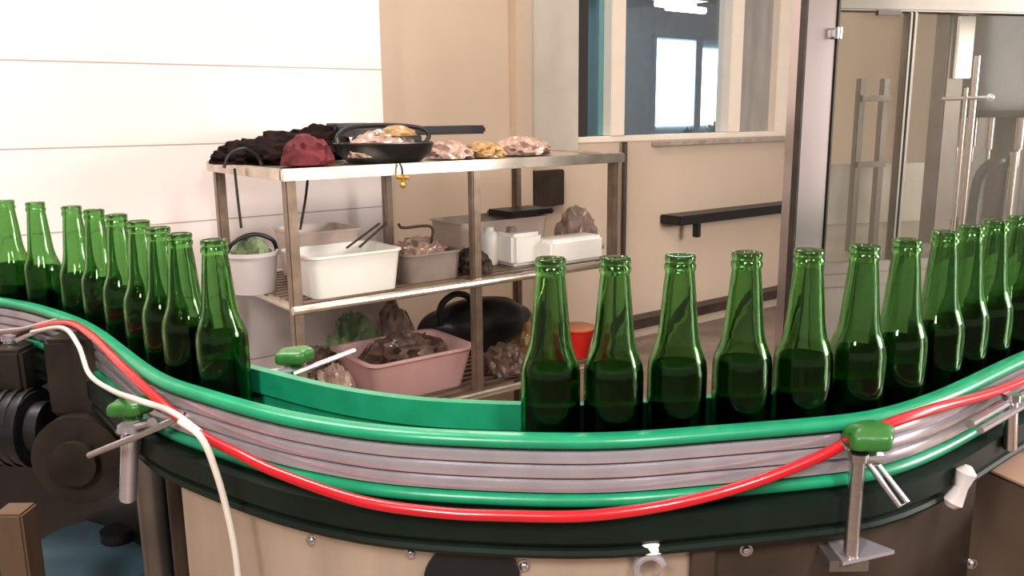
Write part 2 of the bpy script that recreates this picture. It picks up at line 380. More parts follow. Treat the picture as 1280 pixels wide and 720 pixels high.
for z, nm in ((RM, 'middle_shelf'), (RB, 'bottom_shelf')):
    bm = bmesh.new()
    for k in range(13):
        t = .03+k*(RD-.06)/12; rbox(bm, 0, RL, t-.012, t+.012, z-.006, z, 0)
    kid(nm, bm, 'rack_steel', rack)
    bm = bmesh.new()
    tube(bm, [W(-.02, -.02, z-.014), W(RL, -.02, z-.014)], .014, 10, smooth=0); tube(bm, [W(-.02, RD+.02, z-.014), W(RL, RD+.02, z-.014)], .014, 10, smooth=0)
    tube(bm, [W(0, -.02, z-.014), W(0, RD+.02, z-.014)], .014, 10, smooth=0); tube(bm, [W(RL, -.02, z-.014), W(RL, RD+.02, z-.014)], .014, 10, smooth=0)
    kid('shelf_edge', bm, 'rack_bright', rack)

# --- on the rack
def single(name, bm, m, label, cat, group=None, **k):
    o = link(name, bm, m, **k); recenter(o); return tag(o, label, cat, group)
def sx(px, t, z=RZ):                      # s of image column px on the line t = const at height z
    lo = st(px, 200, t)[0]
    for _ in range(6):
        p = W(lo, t, z)-CP; y = 360-FPX*p.dot(Uv)/p.dot(Fv); lo = st(px, y, t)[0]
    return lo
# black clothing heap, left
a, b = sx(300, .25), sx(440, .25)
bm = bmesh.new(); lump(bm, W((a+b)/2, .36, RZ+.001), RAX, ((b-a)/2, .14, .085), .35, 2.2, 1); lump(bm, W(a+.06, .36, RZ+.001), RAX, (.10, .09, .065), .35, 3, 2); lump(bm, W(b-.07, .37, RZ+.001), RAX, (.12, .10, .105), .3, 3, 7)
single('cloth_heap', bm, 'blackcloth', 'crumpled black cloth heap at the left end of the rack top', 'cloth')
a, b = sx(362, .05), sx(422, .05)
bm = bmesh.new(); lump(bm, W((a+b)/2-.01, .07, RZ+.001), RAX, ((b-a)/2*.95, .07, .085), .22, 2.2, 5)
single('red_cloth', bm, 'redcloth', 'dark red folded cloth between the black cloth and the black pan on the rack top', 'cloth')
# strap loop at far left
bm = bmesh.new(); a = sx(280, .12); tube(bm, [W(a, .12, RZ+.006), W(a+.02, .12, RZ+.045), W(a+.07, .13, RZ+.06), W(a+.12, .15, RZ+.03), W(a+.13, .16, RZ+.006)], .005, 8)
single('strap_loop', bm, 'black', 'thin black strap looping up at the left corner of the rack top', 'strap')
# black pan on the front edge with crumpled plastic in it
pc = W((sx(425, .06)+sx(537, .06))/2, .075, RZ+.004)
rr = (sx(537, .06)-sx(425, .06))/2
pan = empty('black_pan', 'shallow round black pan on the front edge of the rack top', 'pan', pc)
bm = bmesh.new(); lathe(bm, [(0, 0), (rr*.7, 0), (rr*.93, .03), (rr, .062), (rr*.96, .066), (rr*.88, .034), (rr*.65, .006), (0, .006)], 32, pc, sy=.7); kid('pan_body', bm, 'black', pan)
bm = bmesh.new()
tube(bm, [pc+U*(rr*.97)+Vector((0, 0, .058)), pc+U*(rr*1.05)+Vector((0, 0, .085)), pc+U*(rr*.9)+N*.02+Vector((0, 0, .108)), pc+U*(rr*.3)+N*.05+Vector((0, 0, .118)), pc-U*(rr*.5)+N*.05+Vector((0, 0, .115)), pc-U*(rr*.9)+N*.02+Vector((0, 0, .09)), pc-U*(rr*.97)+Vector((0, 0, .06))], .008, 8); kid('handle', bm, 'black', pan)
bm = bmesh.new(); lump(bm, pc+Vector((0, 0, .012)), RAX, (rr*.70, rr*.45, .078), .3, 3, 9)
single('plastic_bag', bm, 'bag', 'crumpled clear plastic bag lying in the black pan', 'bag')
bm = bmesh.new(); lump(bm, pc+Vector((0, 0, .082))+U*.04-N*.02, RAX, (rr*.38, rr*.22, .03), .3, 3, 12, sub=3)
single('yellow_wrapper', bm, 'bagyellow', 'small yellowish wrapper on the clear bag in the black pan', 'wrapper')
# long black tool roll at the back
a, b = sx(405, .42, RZ+.1), sx(610, .30, RZ+.1)
bm = bmesh.new(); pa = W(a, .36, RZ+.098); pb = W(b, .36, RZ+.098)
addbox(bm, (pa+pb)/2, RAX, ((b-a)/2, .05, .016), .008); addbox(bm, pa+U*.06+Vector((0, 0, .012)), RAX, (.07, .055, .020), .012)
for k in (.2, .5): addbox(bm, pa.lerp(pb, k)-Vector((0, 0, .056)), RAX, (.03, .04, .0415), .005)
single('tool_roll', bm, 'black', 'long flat black case lying across the back of the rack top', 'case')
for (x0, x1, t, hh, sd, lab, m) in ((540, 582, .14, .066, 3, 'pinkish crumpled plastic bag under the right end of the long black case', 'bag'), (584, 620, .13, .060, 4, 'yellow-tinged crumpled bag in the middle right of the rack top', 'bagyellow'), (624, 680, .16, .075, 6, 'pale crumpled plastic bag at the right end of the rack top clutter', 'bag')):
    a, b = sx(x0, t), sx(x1, t)
    bm = bmesh.new(); lump(bm, W((a+b)/2, t, RZ+.001), RAX, ((b-a)/2, .10, hh*.8), .3, 2.4, sd)
    single('plastic_bag', bm, m, lab, 'bag', None)
# hanging things from the top shelf
bm = bmesh.new(); s_ = sx(503, -.055, 1.22); p = W(s_, -.055, 0)
vz = st(503, 225, -.055)[1]
val = empty('brass_valve', 'small brass valve hanging on a cord from the rack top beneath the black pan', 'valve', W(s_, -.055, vz))
tube(bm, [W(s_, -.042, RZ+.004), W(s_, -.053, RZ-.01), W(s_, -.055, vz+.015)], .0035, 8); kid('cord', bm, 'black', val)
bm = bmesh.new(); tube(bm, [W(s_-.022, -.055, vz+.010), W(s_+.022, -.055, vz+.006)], .006, 8, smooth=0); tube(bm, [W(s_, -.055, vz+.018), W(s_, -.055, vz-.012)], .007, 8, smooth=0); kid('valve_body', bm, 'brass', val)
r = bmesh.new(); bmesh.ops.create_uvsphere(r, u_segments=12, v_segments=8, radius=.011)
for v in r.verts: v.co += W(s_, -.055, vz-.016)
kid('valve_tip', r, 'brass', val)
for px0, px1, t, yb, lab in ((293, 303, .3, 285, 'thin dark cord hanging from the left side of the rack top over the grey bucket'), (386, 376, .25, 287, 'thin dark cord hanging from the rack top beside the front corner leg')):
    bm = bmesh.new(); a, b = sx(px0, t), sx(px1, t, 1.0); zb = st(px1, yb, t)[1]
    tube(bm, [W(a, t, RZ-.007), W(a+(b-a)*.4, t, (RZ+zb)/2), W(b, t, zb)], .0045, 8)
    single('hanging_cord', bm, 'brown', lab, 'cord')
# middle shelf
def cyl_c(x0, x1, t, z): 
    a, b = sx(x0, t, z), sx(x1, t, z); return W((a+b)/2, t, z), (b-a)/2
c, r_ = cyl_c(282, 352, .28, RM)
r_ *= .9
buc = empty('plastic_bucket', 'greyish white bucket with black handle at the left end of the middle shelf', 'bucket', c)
bm = bmesh.new(); lathe(bm, [(0, 0), (r_*.8, 0), (r_*.97, .12), (r_*1.03, .122), (r_*1.03, .135), (r_*.94, .135), (r_*.77, .005), (0, .005)], 30, c+Vector((0, 0, .001))); kid('bucket_body', bm, 'offwhite', buc)
bm = bmesh.new(); tube(bm, [c-U*r_*1.04+Vector((0, 0, .125)), c-U*r_*.75-N*.02+Vector((0, 0, .17)), c-N*.02+Vector((0, 0, .192)), c+U*r_*.75-N*.02+Vector((0, 0, .17)), c+U*r_*1.04+Vector((0, 0, .125))], .007, 8); kid('handle', bm, 'black', buc)
bm = bmesh.new(); lump(bm, c+Vector((0, 0, .08)), RAX, (r_*.72, r_*.72, .085), .35, 3, 21)
M['greenish'] = mat('greenish_bag', (.18, .24, .12), .5, noise_amt=.6, nscale=14, bump=.6)
single('green_sponge_bag', bm, 'greenish', 'mottled green scrunched bag filling the grey bucket', 'bag')
a, b = sx(372, .12, RM), sx(486, .12, RM)
bm = bmesh.new(); taperbox(bm, W((a+b)/2, .13, RM+.001), RAX, ((b-a)/2*.88, .11), ((b-a)/2*.96, .125), .135)
single('storage_tub', bm, 'white', 'bright white rectangular tub behind the front corner leg on the middle shelf', 'tub')
M['clear'] = mat('translucent_tub', (.75, .60, .52), .3, noise_amt=.1, alpha=.75)
a, b = sx(362, .42, RM), sx(440, .42, RM)
bm = bmesh.new(); taperbox(bm, W((a+b)/2, .44, RM+.001), RAX, ((b-a)/2*.85, .10), ((b-a)/2, .12), .17)
single('clear_tub', bm, 'clear', 'translucent pinkish tub behind the white tub on the middle shelf', 'tub')
for (x0, y0, x1, y1, lab) in ((430, 309, 478, 280, 'thin dark rod leaning left out of the white tub'), (446, 308, 487, 279, 'thin brown rod leaning right beside the darker rod in the white tub')):
    s0, za = st(x0, y0, .12); s1, zb = st(x1, y1, .12)
    bm = bmesh.new(); tube(bm, [W(s0, .10, za), W(s1, .14, zb)], .004, 8, smooth=0); single('thin_rod', bm, 'brown', lab, 'rod', 'rods in the white tub')
a, b = sx(490, .14, RM), sx(562, .14, RM)
bm = bmesh.new(); taperbox(bm, W((a+b)/2, .15, RM+.001), RAX, ((b-a)/2*.88, .10), ((b-a)/2*.94, .11), .10)
single('grey_tray', bm, 'greyplastic', 'dull grey tray full of odds and ends at the middle of the middle shelf', 'tray')
bm = bmesh.new(); lump(bm, W((a+b)/2, .15, RM+.06), RAX, ((b-a)/2*.8, .08, .07), .4, 4, 31)
single('rag', bm, 'bag', 'crumpled beige rag heaped in the dull grey tray', 'rag')
bm = bmesh.new(); c1 = W(sx(500, .10, RM), .10, RM+.17)
s0, za = st(498, 280, .1); s1, zb = st(538, 283, .1)
tube(bm, [W(s0, .1, za), W(s0+.02, .1, za-.015), W(s1, .1, zb), W(s1+.003, .1, zb-.05), W(s1+.003, .12, RM+.11)], .005, 8)
single('bent_hook', bm, 'brown', 'bent dark wire hook standing up from the dull grey tray', 'hook')
# crumpled dark things between
a, b = sx(560, .16, RM), sx(598, .16, RM)
bm = bmesh.new(); lump(bm, W((a+b)/2, .12, RM+.001), RAX, ((b-a)/2, .08, .07), .4, 3, 33)
single('rag', bm, 'brown', 'brown rag on the middle shelf right of the dull grey tray', 'rag')
a, b = sx(600, .2, RM), sx(622, .2, RM)
bm = bmesh.new(); rr = (b-a)/2; lathe(bm, [(0, 0), (rr*.85, 0), (rr, .02), (rr, .10), (rr*.8, .12), (rr*.5, .13), (rr*.5, .145), (0, .145)], 20, W((a+b)/2, .2, RM+.001))
single('white_jar', bm, 'white', 'small white jar just right of the middle leg of the rack', 'jar')
a, b = sx(629, .14, RM), sx(668, .14, RM)
bx = empty('white_jug', 'upright white square jug on the middle shelf, second container right of the middle leg', 'jug', W((a+b)/2, .14, RM))
bm = bmesh.new(); rbox(bm, a+.004, b-.004, .08, .22, RM+.001, RM+.125, .014); kid('jug_body', bm, 'white', bx)
bm = bmesh.new(); lathe(bm, [(0, 0), (.018, 0), (.018, .02), (0, .02)], 16, W(a+.04, .14, RM+.125)); kid('cap', bm, 'greyplastic', bx)
a, b = sx(560, .38, RM+.15), sx(674, .38, RM+.15)
bm = bmesh.new(); taperbox(bm, W((a+b)/2, .42, RM+.001), RAX, ((b-a)/2*.9, .11), ((b-a)/2*.95, .12), .15)
M['beige'] = mat('beige_plastic', (.55, .42, .35), .4, noise_amt=.15)
single('pale_basin', bm, 'beige', 'beige basin at the back of the middle shelf, under the black tray', 'basin')
bm = bmesh.new(); s0 = sx(636, .34, RM+.17); s1 = sx(692, .34, RM+.17); rbox(bm, s0, s1, .33, .5, RM+.152, RM+.175, .008)
single('black_tray', bm, 'black', 'flat black tray lying across the beige basin', 'tray')
# fallen white carton with a cut corner
a, b = sx(676, .06, RM), sx(752, .06, RM)
box = empty('white_canister', 'white canister lying on its side at the right end of the middle shelf', 'canister', W((a+b)/2, .06, RM))
cz_ = RM+.05
bm = bmesh.new(); addbox(bm, W(a+(b-a)*.44, .06, cz_), RAX, ((b-a)*.42, .06, .048), .012); kid('canister_body', bm, 'white', box)
bm = bmesh.new()
pts = [W(a+(b-a)*.855, .06, cz_), W(a+(b-a)*.92, .06, cz_-.004), W(a+(b-a)*1.0, .06, cz_-.006)]
tube(bm, pts, [.043, .027, .016], 14, smooth=0); kid('neck', bm, 'white', box)
bm = bmesh.new(); lump(bm, W(sx(720, .26, RM), .26, RM+.001), RAX, (.10, .07, .15), .3, 2.5, 41)
single('plastic_bag', bm, 'bag', 'beige crumpled bag behind the fallen white canister', 'bag')
# bottom shelf
a, b = sx(452, .10, RB+.13), sx(600, .04, RB+.13)
tub = W((a+b)/2, .205, RB+.001)
bm = bmesh.new(); taperbox(bm, tub, RAX, ((b-a)/2*.78, .13), ((b-a)/2*.93, .16), .15, rim=.014)
zrim = st(590, 445, .0)[1]
single('pink_tub', bm, 'pink', 'pale pink rectangular tub of scraps on the bottom shelf before the black bag', 'tub')
bm = bmesh.new(); lump(bm, tub+Vector((0, 0, .09)), RAX, ((b-a)/2*.66, .10, .085), .45, 4.5, 51)
M['scraps'] = mat('brown_scraps', (.13, .075, .055), .4, noise_amt=.7, nscale=25, bump=.8, coat=.3)
single('scrap_pile', bm, 'scraps', 'dark brown pile of scraps inside the pale pink tub', 'scraps', kind=None) if False else tag(recenter(link('scrap_pile', bm, 'scraps')), 'dark brown pile of scraps inside the pale pink tub', 'scraps', None, 'stuff')
# black bag with loop handle
t_ = .40
a, b = sx(518, t_, RB+.2), sx(656, t_, RB+.2)
bag = empty('black_bag', 'bulging black bag with a loop handle on the bottom shelf, hanging behind the middle leg', 'bag', W((a+b)/2, t_, RB))
ztop = st(600, 372, t_)[1]; zbot = RB
bm = bmesh.new()
sc_ = (a+b)/2
r = bmesh.ops.create_icosphere(bm, subdivisions=4, radius=1)
for v in r['verts']:
    p = v.co.copy(); d = 1+.08*noise.noise(p*2.5); p *= d
    if p.z > 0: p.x = p.x + .25*p.z*0 ; 
    v.co = W(sc_+p.x*(b-a)/2+.02, t_+p.y*.12, RB+.001+(ztop-RB)*.5+max(p.z, -.98)*(ztop-RB)*.5)
kid('bag_body', bm, 'black', bag)
h0, h1 = sx(546, t_-.04, RB+.35), sx(587, t_-.04, RB+.35); hz = st(568, 364, t_)[1]; hb = st(560, 400, t_)[1]
bm = bmesh.new(); tube(bm, [W(h0, t_-.06, hb), W(h0+.004, t_-.06, hz-.035), W((h0+h1)/2, t_-.05, hz), W(h1-.005, t_-.05, hz-.03), W(h1+.01, t_-.04, hb)], .013, 10); kid('handle', bm, 'black', bag)
for x0, x1, t, hh, sd, m, lab in ((398, 440, .10, .17, 61, 'bag', 'crumpled pale bag on the left of the bottom shelf, before the green rail knob'), (415, 470, .49, .24, 62, 'greenish', 'heap of dull greenish plastic at the back of the bottom shelf, behind the pink tub'),
                           (474, 512, .50, .25, 63, 'bag', 'pale crumpled bag at the back of the bottom shelf, left of the black bag'), (612, 650, .10, .12, 64, 'scraps', 'dark brown rag right of the pink tub on the bottom shelf'), (662, 698, .14, .22, 65, 'bagyellow', 'tan crumpled bag at the right of the bottom shelf beside the black bag'),
                           (370, 420, .38, .16, 66, 'scraps', 'brown crumpled paper at the back left of the bottom shelf')):
    a, b = sx(x0, t, RB), sx(x1, t, RB); bm = bmesh.new(); lump(bm, W((a+b)/2, t, RB+.001), RAX, ((b-a)/2*1.1, .09, hh*.8), .35, 2.8, sd)
    single('crumpled_bag', bm, m, lab, 'bag')
a, b = sx(702, .10, RB+.2), sx(742, .10, RB+.2)
zc1 = st(722, 406, .1)[1]; zc0 = RB+.001; r_ = (b-a)/2*.8
cup = empty('red_cup', 'bright red cup on the right end of the bottom shelf, seen between two bottles', 'cup', W((a+b)/2, .1, RB))
hc = zc1-zc0
bm = bmesh.new(); lathe(bm, [(0, 0), (r_*.6, 0), (r_*1.0, hc*.86), (r_*1.08, hc*.86), (r_*1.08, hc*.9), (r_*.9, hc*.9), (r_*.52, .006), (0, .006)], 24, W((a+b)/2, .1, zc0)); kid('cup_body', bm, 'redcup', cup)
bm = bmesh.new(); lathe(bm, [(0, hc*.905), (r_*1.1, hc*.905), (r_*1.1, hc*.94), (r_*.85, hc*.99), (0, hc*1.0)], 24, W((a+b)/2, .1, zc0)); M['orange'] = mat('orange_lid', (.65, .22, .10), .4, noise_amt=.1); kid('lid', bm, 'orange', cup)

# ------------------------------------------------------------------ conveyor
RT = 1.092; RH = .075; BZ = 1.03
railpx = [(0,372),(60,385),(120,408),(189,463),(250,485),(330,508),(400,522),(497,535),(653,542),(770,542),(880,534),(1035,522),(1113,510),(1191,483),(1280,440)]
base = [at_z(x, y, RT) for x, y in railpx]
base = [Vector((-1.62, 1.72, RT)), Vector((-1.25, 1.62, RT))] + base + [Vector((.92, 1.24, RT)), Vector((1.3, 1.42, RT)), Vector((1.8, 1.55, RT))]
C = catmull(base, 8)
# smooth a little and resample evenly
for _ in range(12):
    C = [C[0]] + [(C[i-1]+C[i]*2+C[i+1])/4 for i in range(1, len(C)-1)] + [C[-1]]
def resample(P, ds):
    out = [P[0].copy()]; acc = 0
    for i in range(1, len(P)):
        a, b = P[i-1], P[i]; L = (b-a).length
        while acc+L >= ds:
            k = (ds-acc)/L; a = a.lerp(b, k); L = (b-a).length; acc = 0; out.append(a.copy())
        acc += L
    return out
C = resample(C, .012)
def nrm(P, i):
    a = P[max(i-1, 0)]; b = P[min(i+1, len(P)-1)]; t = (b-a); t.z = 0; t.normalize(); return Vector((-t.y, t.x, 0))
NR = [nrm(C, i) for i in range(len(C))]
def proj(p):
    d = p-CP; return 640+FPX*d.dot(Rv)/d.dot(Fv), 360-FPX*d.dot(Uv)/d.dot(Fv)
def path(off, z): return [Vector((c.x+n.x*off, c.y+n.y*off, z)) for c, n in zip(C, NR)]
def idx(px, off=0, z=RT):
    P = path(off, z); best = min(range(len(P)), key=lambda i: abs(proj(P[i])[0]-px)); return best
def on_face(px, py, off):                 # point on the vertical surface at offset off, seen at px, py
    P = path(off, RT-.03); d = ray(px, py); best = None
    for i in range(len(P)-1):
        a, b = P[i], P[i+1]
        e = b-a; den = d.x*e.y-d.y*e.x
        if abs(den) < 1e-9: continue
        k = (a.x*e.y-a.y*e.x)/den; u = (a.x*d.y-a.y*d.x)/den
        if 0 <= u <= 1 and k > 0 and (best is None or k < best): best = k
    if best is None: return None
    return CP+d*best
def sweep(bm, prof, i0=0, i1=None, closed=True):
    """prof: list of (offset, z)"""
    i1 = len(C)-1 if i1 is None else i1; rings = []
    for i in range(i0, i1+1):
        rings.append([bm.verts.new(Vector((C[i].x+NR[i].x*o, C[i].y+NR[i].y*o, z))) for o, z in prof])
    n = len(prof)
    for i in range(len(rings)-1):
        for k in range(n if closed else n-1): bm.faces.new((rings[i][k], rings[i][(k+1) % n], rings[i+1][(k+1) % n], rings[i+1][k]))
    if closed: bm.faces.new(rings[0]); bm.faces.new(rings[-1][::-1])
LANE = .090
cc = C[len(C)//2]
conv = empty('bottle_conveyor', 'curved bottle conveyor with green and steel guide rails sweeping across the foreground', 'conveyor', (cc.x, cc.y+.05, 0))
def strip_prof(o, z, w, h):
    return [(o, z), (o, z-h), (o-w*.6, z-h), (o-w, z-h*.75), (o-w, z-h*.25), (o-w*.6, z)]
rail = empty('front_guide_rail', None, None); rail.parent = conv; rail.matrix_parent_inverse = Matrix.Translation(-Vector(conv.location))
def kid2(name, bm, m, par, **k):
    o = link(name, bm, m, None, **k); o.parent = par
    # parents below conveyor sit at world origin
    return o
bm = bmesh.new(); sweep(bm, strip_prof(.004, RT, .016, .014)); kid2('green_strip', bm, 'green', rail, sharp=1.2)
bm = bmesh.new(); sweep(bm, strip_prof(.004, RT-RH+.014, .016, .014)); kid2('green_strip', bm, 'green', rail, sharp=1.2)
prof = []
zt0 = RT-.0145; zb0 = RT-RH+.0145; n_ = 3; hh = (zt0-zb0)
for k in range(n_):
    za = zt0-hh*k/n_; zb = zt0-hh*(k+1)/n_
    prof += [(-.003, za), (-.008, za-.002), (-.009, (za+zb)/2), (-.008, zb+.002), (-.003, zb+.0005)]
prof += [(.004, zb0), (.004, zt0)]
bm = bmesh.new(); sweep(bm, prof); kid2('steel_channel', bm, 'rail_steel', rail, sharp=.7)
brail = empty('back_guide_rail', None, None); brail.parent = conv; brail.matrix_parent_inverse = Matrix.Translation(-Vector(conv.location))
bm = bmesh.new(); sweep(bm, [(LANE-.006, RT), (LANE+.006, RT), (LANE+.006, RT-.030), (LANE-.006, RT-.030)]); kid2('green_strip', bm, 'green', brail, sharp=1.2)
bm = bmesh.new(); sweep(bm, [(LANE+.0, RT-.031), (LANE+.014, RT-.031), (LANE+.014, RT-RH), (LANE+.0, RT-RH)]); kid2('steel_channel', bm, 'green', brail)
def ckid(name, bm, m, **k):
    o = link(name, bm, m, None, **k); o.parent = conv; o.matrix_parent_inverse = Matrix.Translation(-Vector(conv.location)); return o
# chain surface with slat joints
bm = bmesh.new(); sweep(bm, [(-.004, BZ), (LANE+.004, BZ), (LANE+.004, BZ-.02), (-.004, BZ-.02)])
ckid('slat_chain', bm, 'chain')
bm = bmesh.new(); sweep(bm, [(-.022, RT-RH-.006), (-.006, RT-RH-.004), (-.006, BZ-.021), (LANE+.01, BZ-.021), (LANE+.02, BZ-.03), (LANE+.02, BZ-.052), (-.014, BZ-.052), (-.022, BZ-.044)])
ckid('side_frame', bm, 'dark_frame', sharp=.5)
# rolled lower lip of the side frame
bm = bmesh.new(); iL = idx(225, -.02, .96); iR = idx(1250, -.02, .96)
tube(bm, path(-.014, BZ-.058)[::3], .006, 8, smooth=0); ckid('lower_lip', bm, 'dark_frame')
# curved stainless apron
iA = idx(232, .0, .95); iB = idx(872, .0, .95); iC = idx(1215, .0, .95)
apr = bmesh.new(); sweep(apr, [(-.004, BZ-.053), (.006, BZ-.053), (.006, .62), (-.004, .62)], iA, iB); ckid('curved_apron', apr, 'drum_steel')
apr = bmesh.new(); sweep(apr, [(-.003, BZ-.053), (.007, BZ-.053), (.007, .62), (-.003, .62)], iB+1, iC); tag(ckid('curved_apron', apr, 'brown'), 'darker right part of the curved apron')  # brown colour stands in for the darker reflections on this part
# flange between the panels
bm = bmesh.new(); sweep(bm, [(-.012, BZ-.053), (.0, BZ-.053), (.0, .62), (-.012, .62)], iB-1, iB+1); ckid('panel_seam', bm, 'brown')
# black disc standing in for the darkness inside the round access hole
hc_ = on_face(590, 722, -.006)
bm = bmesh.new(); prev = None
ring = []
for k in range(40):
    a_ = 2*math.pi*k/40; q = on_face(590+60*math.cos(a_), 722+46*math.sin(a_), -.006); ring.append(bm.verts.new(q))
ring2 = [bm.verts.new(v.co+Vector((0, -.004, 0))) for v in ring]
bm.faces.new(ring2)
for k in range(40): bm.faces.new((ring[k], ring[(k+1) % 40], ring2[(k+1) % 40], ring2[k]))
ckid('access_hole', bm, 'black')
for px, py in ((390, 676), (514, 692), (655, 708), (933, 688), (1215, 705), (300, 632)):
    q = on_face(px, py, -.005)
    if q is None: continue
    bm = bmesh.new(); bmesh.ops.create_uvsphere(bm, u_segments=12, v_segments=8, radius=.0048)
    for v in bm.verts: v.co = Vector((v.co.x, v.co.y*.7, v.co.z))+q
    bmesh.ops.create_cone(bm, cap_ends=True, segments=14, radius1=.007, radius2=.007, depth=.002, matrix=Matrix.Translation(q+Vector((0, .001, 0)))@Matrix.Rotation(math.pi/2, 4, 'X'))
    ckid('screw', bm, 'steel')
# black sheet added to stand in for the dark void under the left bend
bm = bmesh.new(); sweep(bm, [(LANE+.01, BZ-.053), (LANE+.02, BZ-.053), (LANE+.02, .15), (LANE+.01, .15)], 0, idx(250, 0, .9)); ckid('void_sheet', bm, 'black')
# legs
for px, o_, r_, m in ((187, .03, .021, 'post_grey'), (225, .05, .016, 'brown')):
    p = path(o_, 1)[idx(px, o_, .86)]
    bm = bmesh.new(); tube(bm, [Vector((p.x, p.y, 0.0)), Vector((p.x, p.y, BZ-.053))], r_, 16, smooth=0); lathe(bm, [(r_*1.01, BZ-.075), (r_*1.5, BZ-.075), (r_*1.5, BZ-.053), (r_*1.01, BZ-.053)], 16, Vector((p.x, p.y, 0)), closed=True)
    ckid('leg', bm, m)
p = path(.04, 1)[-30]
bm = bmesh.new(); tube(bm, [Vector((p.x, p.y, 0)), Vector((p.x, p.y, BZ-.053))], .022, 16, smooth=0); ckid('leg', bm, 'post_grey')
# apron bottom ring and foot
for i in (iA+4, iB, iC-4):
    p = path(.03, 1)[i]
    bm = bmesh.new(); tube(bm, [Vector((p.x, p.y, 0)), Vector((p.x, p.y, BZ-.053))], .018, 14, smooth=0); ckid('leg', bm, 'post_grey')
# drive motor, far left
q = at_y(25, 535, 1.34)
bm = bmesh.new(); tube(bm, [q+Vector((-.10, .02, 0)), q+Vector((.03, 0, 0))], .062, 22, smooth=0); tube(bm, [q+Vector((.03, 0, 0)), q+Vector((.05, 0, 0))], .045, 20, smooth=0)
for k in range(7): tube(bm, [q+Vector((-.09+k*.018, .018-.002*k, 0)), q+Vector((-.084+k*.018, .018-.002*k, 0))], .067, 22, smooth=0)
ckid('drive_motor', bm, 'black')
bm = bmesh.new(); addbox(bm, q+Vector((-.02, .06, .09)), WAX, (.03, .05, .04), .006); ckid('motor_bracket', bm, 'murk')
# dark round gearbox housing behind the bracket
q = at_y(105, 570, 1.22)
bm = bmesh.new(); tube(bm, [q+Vector((0, .05, 0)), q+Vector((0, -.02, 0))], .07, 26, smooth=0); tube(bm, [q+Vector((0, -.02, 0)), q+Vector((0, -.035, 0))], .035, 20, smooth=0)
addbox(bm, q+Vector((.0, .04, .12)), WAX, (.05, .03, .06), .006)
ckid('gearbox', bm, 'murk')

# brackets : post, knob, rods
def bracket(posts, knob, rods, ksize, kmat='knob', plate=None):
    e = empty('rail_bracket', None, None); e.parent = conv; e.matrix_parent_inverse = Matrix.Translation(-Vector(conv.location))
    for a, b, r, m in posts:
        bm = bmesh.new(); tube(bm, [a, b], r, 12, smooth=0); lathe(bm, [(0, 0), (r*1.35, 0), (r*1.35, .008), (0, .008)], 12, b); kid2('post', bm, m, e)
    if knob is not None:
        bm = bmesh.new(); w, h = ksize
        rg = bmesh.ops.create_icosphere(bm, subdivisions=4, radius=1)
        for v in rg['verts']:
            an = math.atan2(v.co.y, v.co.x); k_ = 1+.10*math.cos(5*an)
            v.co = Vector((math.copysign(abs(v.co.x)**.7, v.co.x)*w*.95*k_, v.co.y*h*.8*k_, math.copysign(abs(v.co.z)**.6, v.co.z)*h*.42+ .1*h*v.co.x))+knob
        lathe(bm, [(0, -h*.6), (w*.4, -h*.6), (w*.45, -h*.2), (0, -h*.2)], 14, knob)
        kid2('clamp_knob', bm, kmat, e)
    for pts, r, m in rods:
        bm = bmesh.new(); tube(bm, pts, r, 10, smooth=0); kid2('rod', bm, m, e)
    if plate:
        bm = bmesh.new(); vs = [bm.verts.new(v) for v in plate]; f = bm.faces.new(vs); g = bmesh.ops.extrude_face_region(bm, geom=[f])
        for v in [x for x in g['geom'] if isinstance(x, bmesh.types.BMVert)]: v.co.z -= .004
        kid2('base_plate', bm, 'rail_steel', e)
    return e
def F_(px, py, off=-.03):
    q = on_face(px, py, off)
    return q if q is not None else at_y(px, py, 1.0)
# left bracket
k = F_(165, 508, -.035)
bracket([(F_(160, 622, -.035), F_(163, 538, -.035), .011, 'rail_steel')], k, [([F_(112, 569, -.075), F_(165, 548, -.05), F_(232, 519, -.012)], .0042, 'steel'), ([F_(150, 539, -.03), F_(190, 528, -.03)], .006, 'steel')], (.028, .026))
# right bracket
k = F_(1086, 545, -.028)
y0 = .775
pp = F_(1072, 575, -.035)
pb = Vector((pp.x, pp.y, pp.z-.105))
bracket([(pb, pp, .0075, 'steel')], k, [([F_(1070, 572, -.03), F_(1100, 572, -.03)], .007, 'steel'), ([F_(1084, 578, -.03), F_(1125, 633, -.06), F_(1134, 628, -.062), F_(1098, 582, -.034)], .003, 'steel'), ([F_(1050, 553, -.02), F_(1085, 575, -.03)], .004, 'steel')], (.024, .030),
        plate=[pb+Vector((-.012, -.012, 0)), pb+Vector((.045, .0, .006)), pb+Vector((.018, .05, 0)), pb+Vector((-.012, .04, 0))])
bm = bmesh.new(); addbox(bm, pb+Vector((-.003, .024, -.008)), WAX, (.02, .03, .006)); ckid('foot_block', bm, 'post_grey')
# far right bracket rods
bracket([(F_(1262, 560, -.03), F_(1264, 500, -.03), .008, 'steel')], None, [([F_(1212, 530, -.04), F_(1290, 486, -.02)], .005, 'steel'), ([F_(1225, 538, -.05), F_(1292, 500, -.03)], .004, 'steel')], (.02, .02))
# far left bracket
bracket([(F_(14, 470, -.035), F_(12, 425, -.035), .010, 'rail_steel')], None, [([F_(-10, 416, -.05), F_(30, 412, -.03), F_(75, 400, -.008)], .005, 'steel'), ([F_(20, 426, -.05), F_(62, 408, -.008)], .004, 'steel')], (.02, .02))
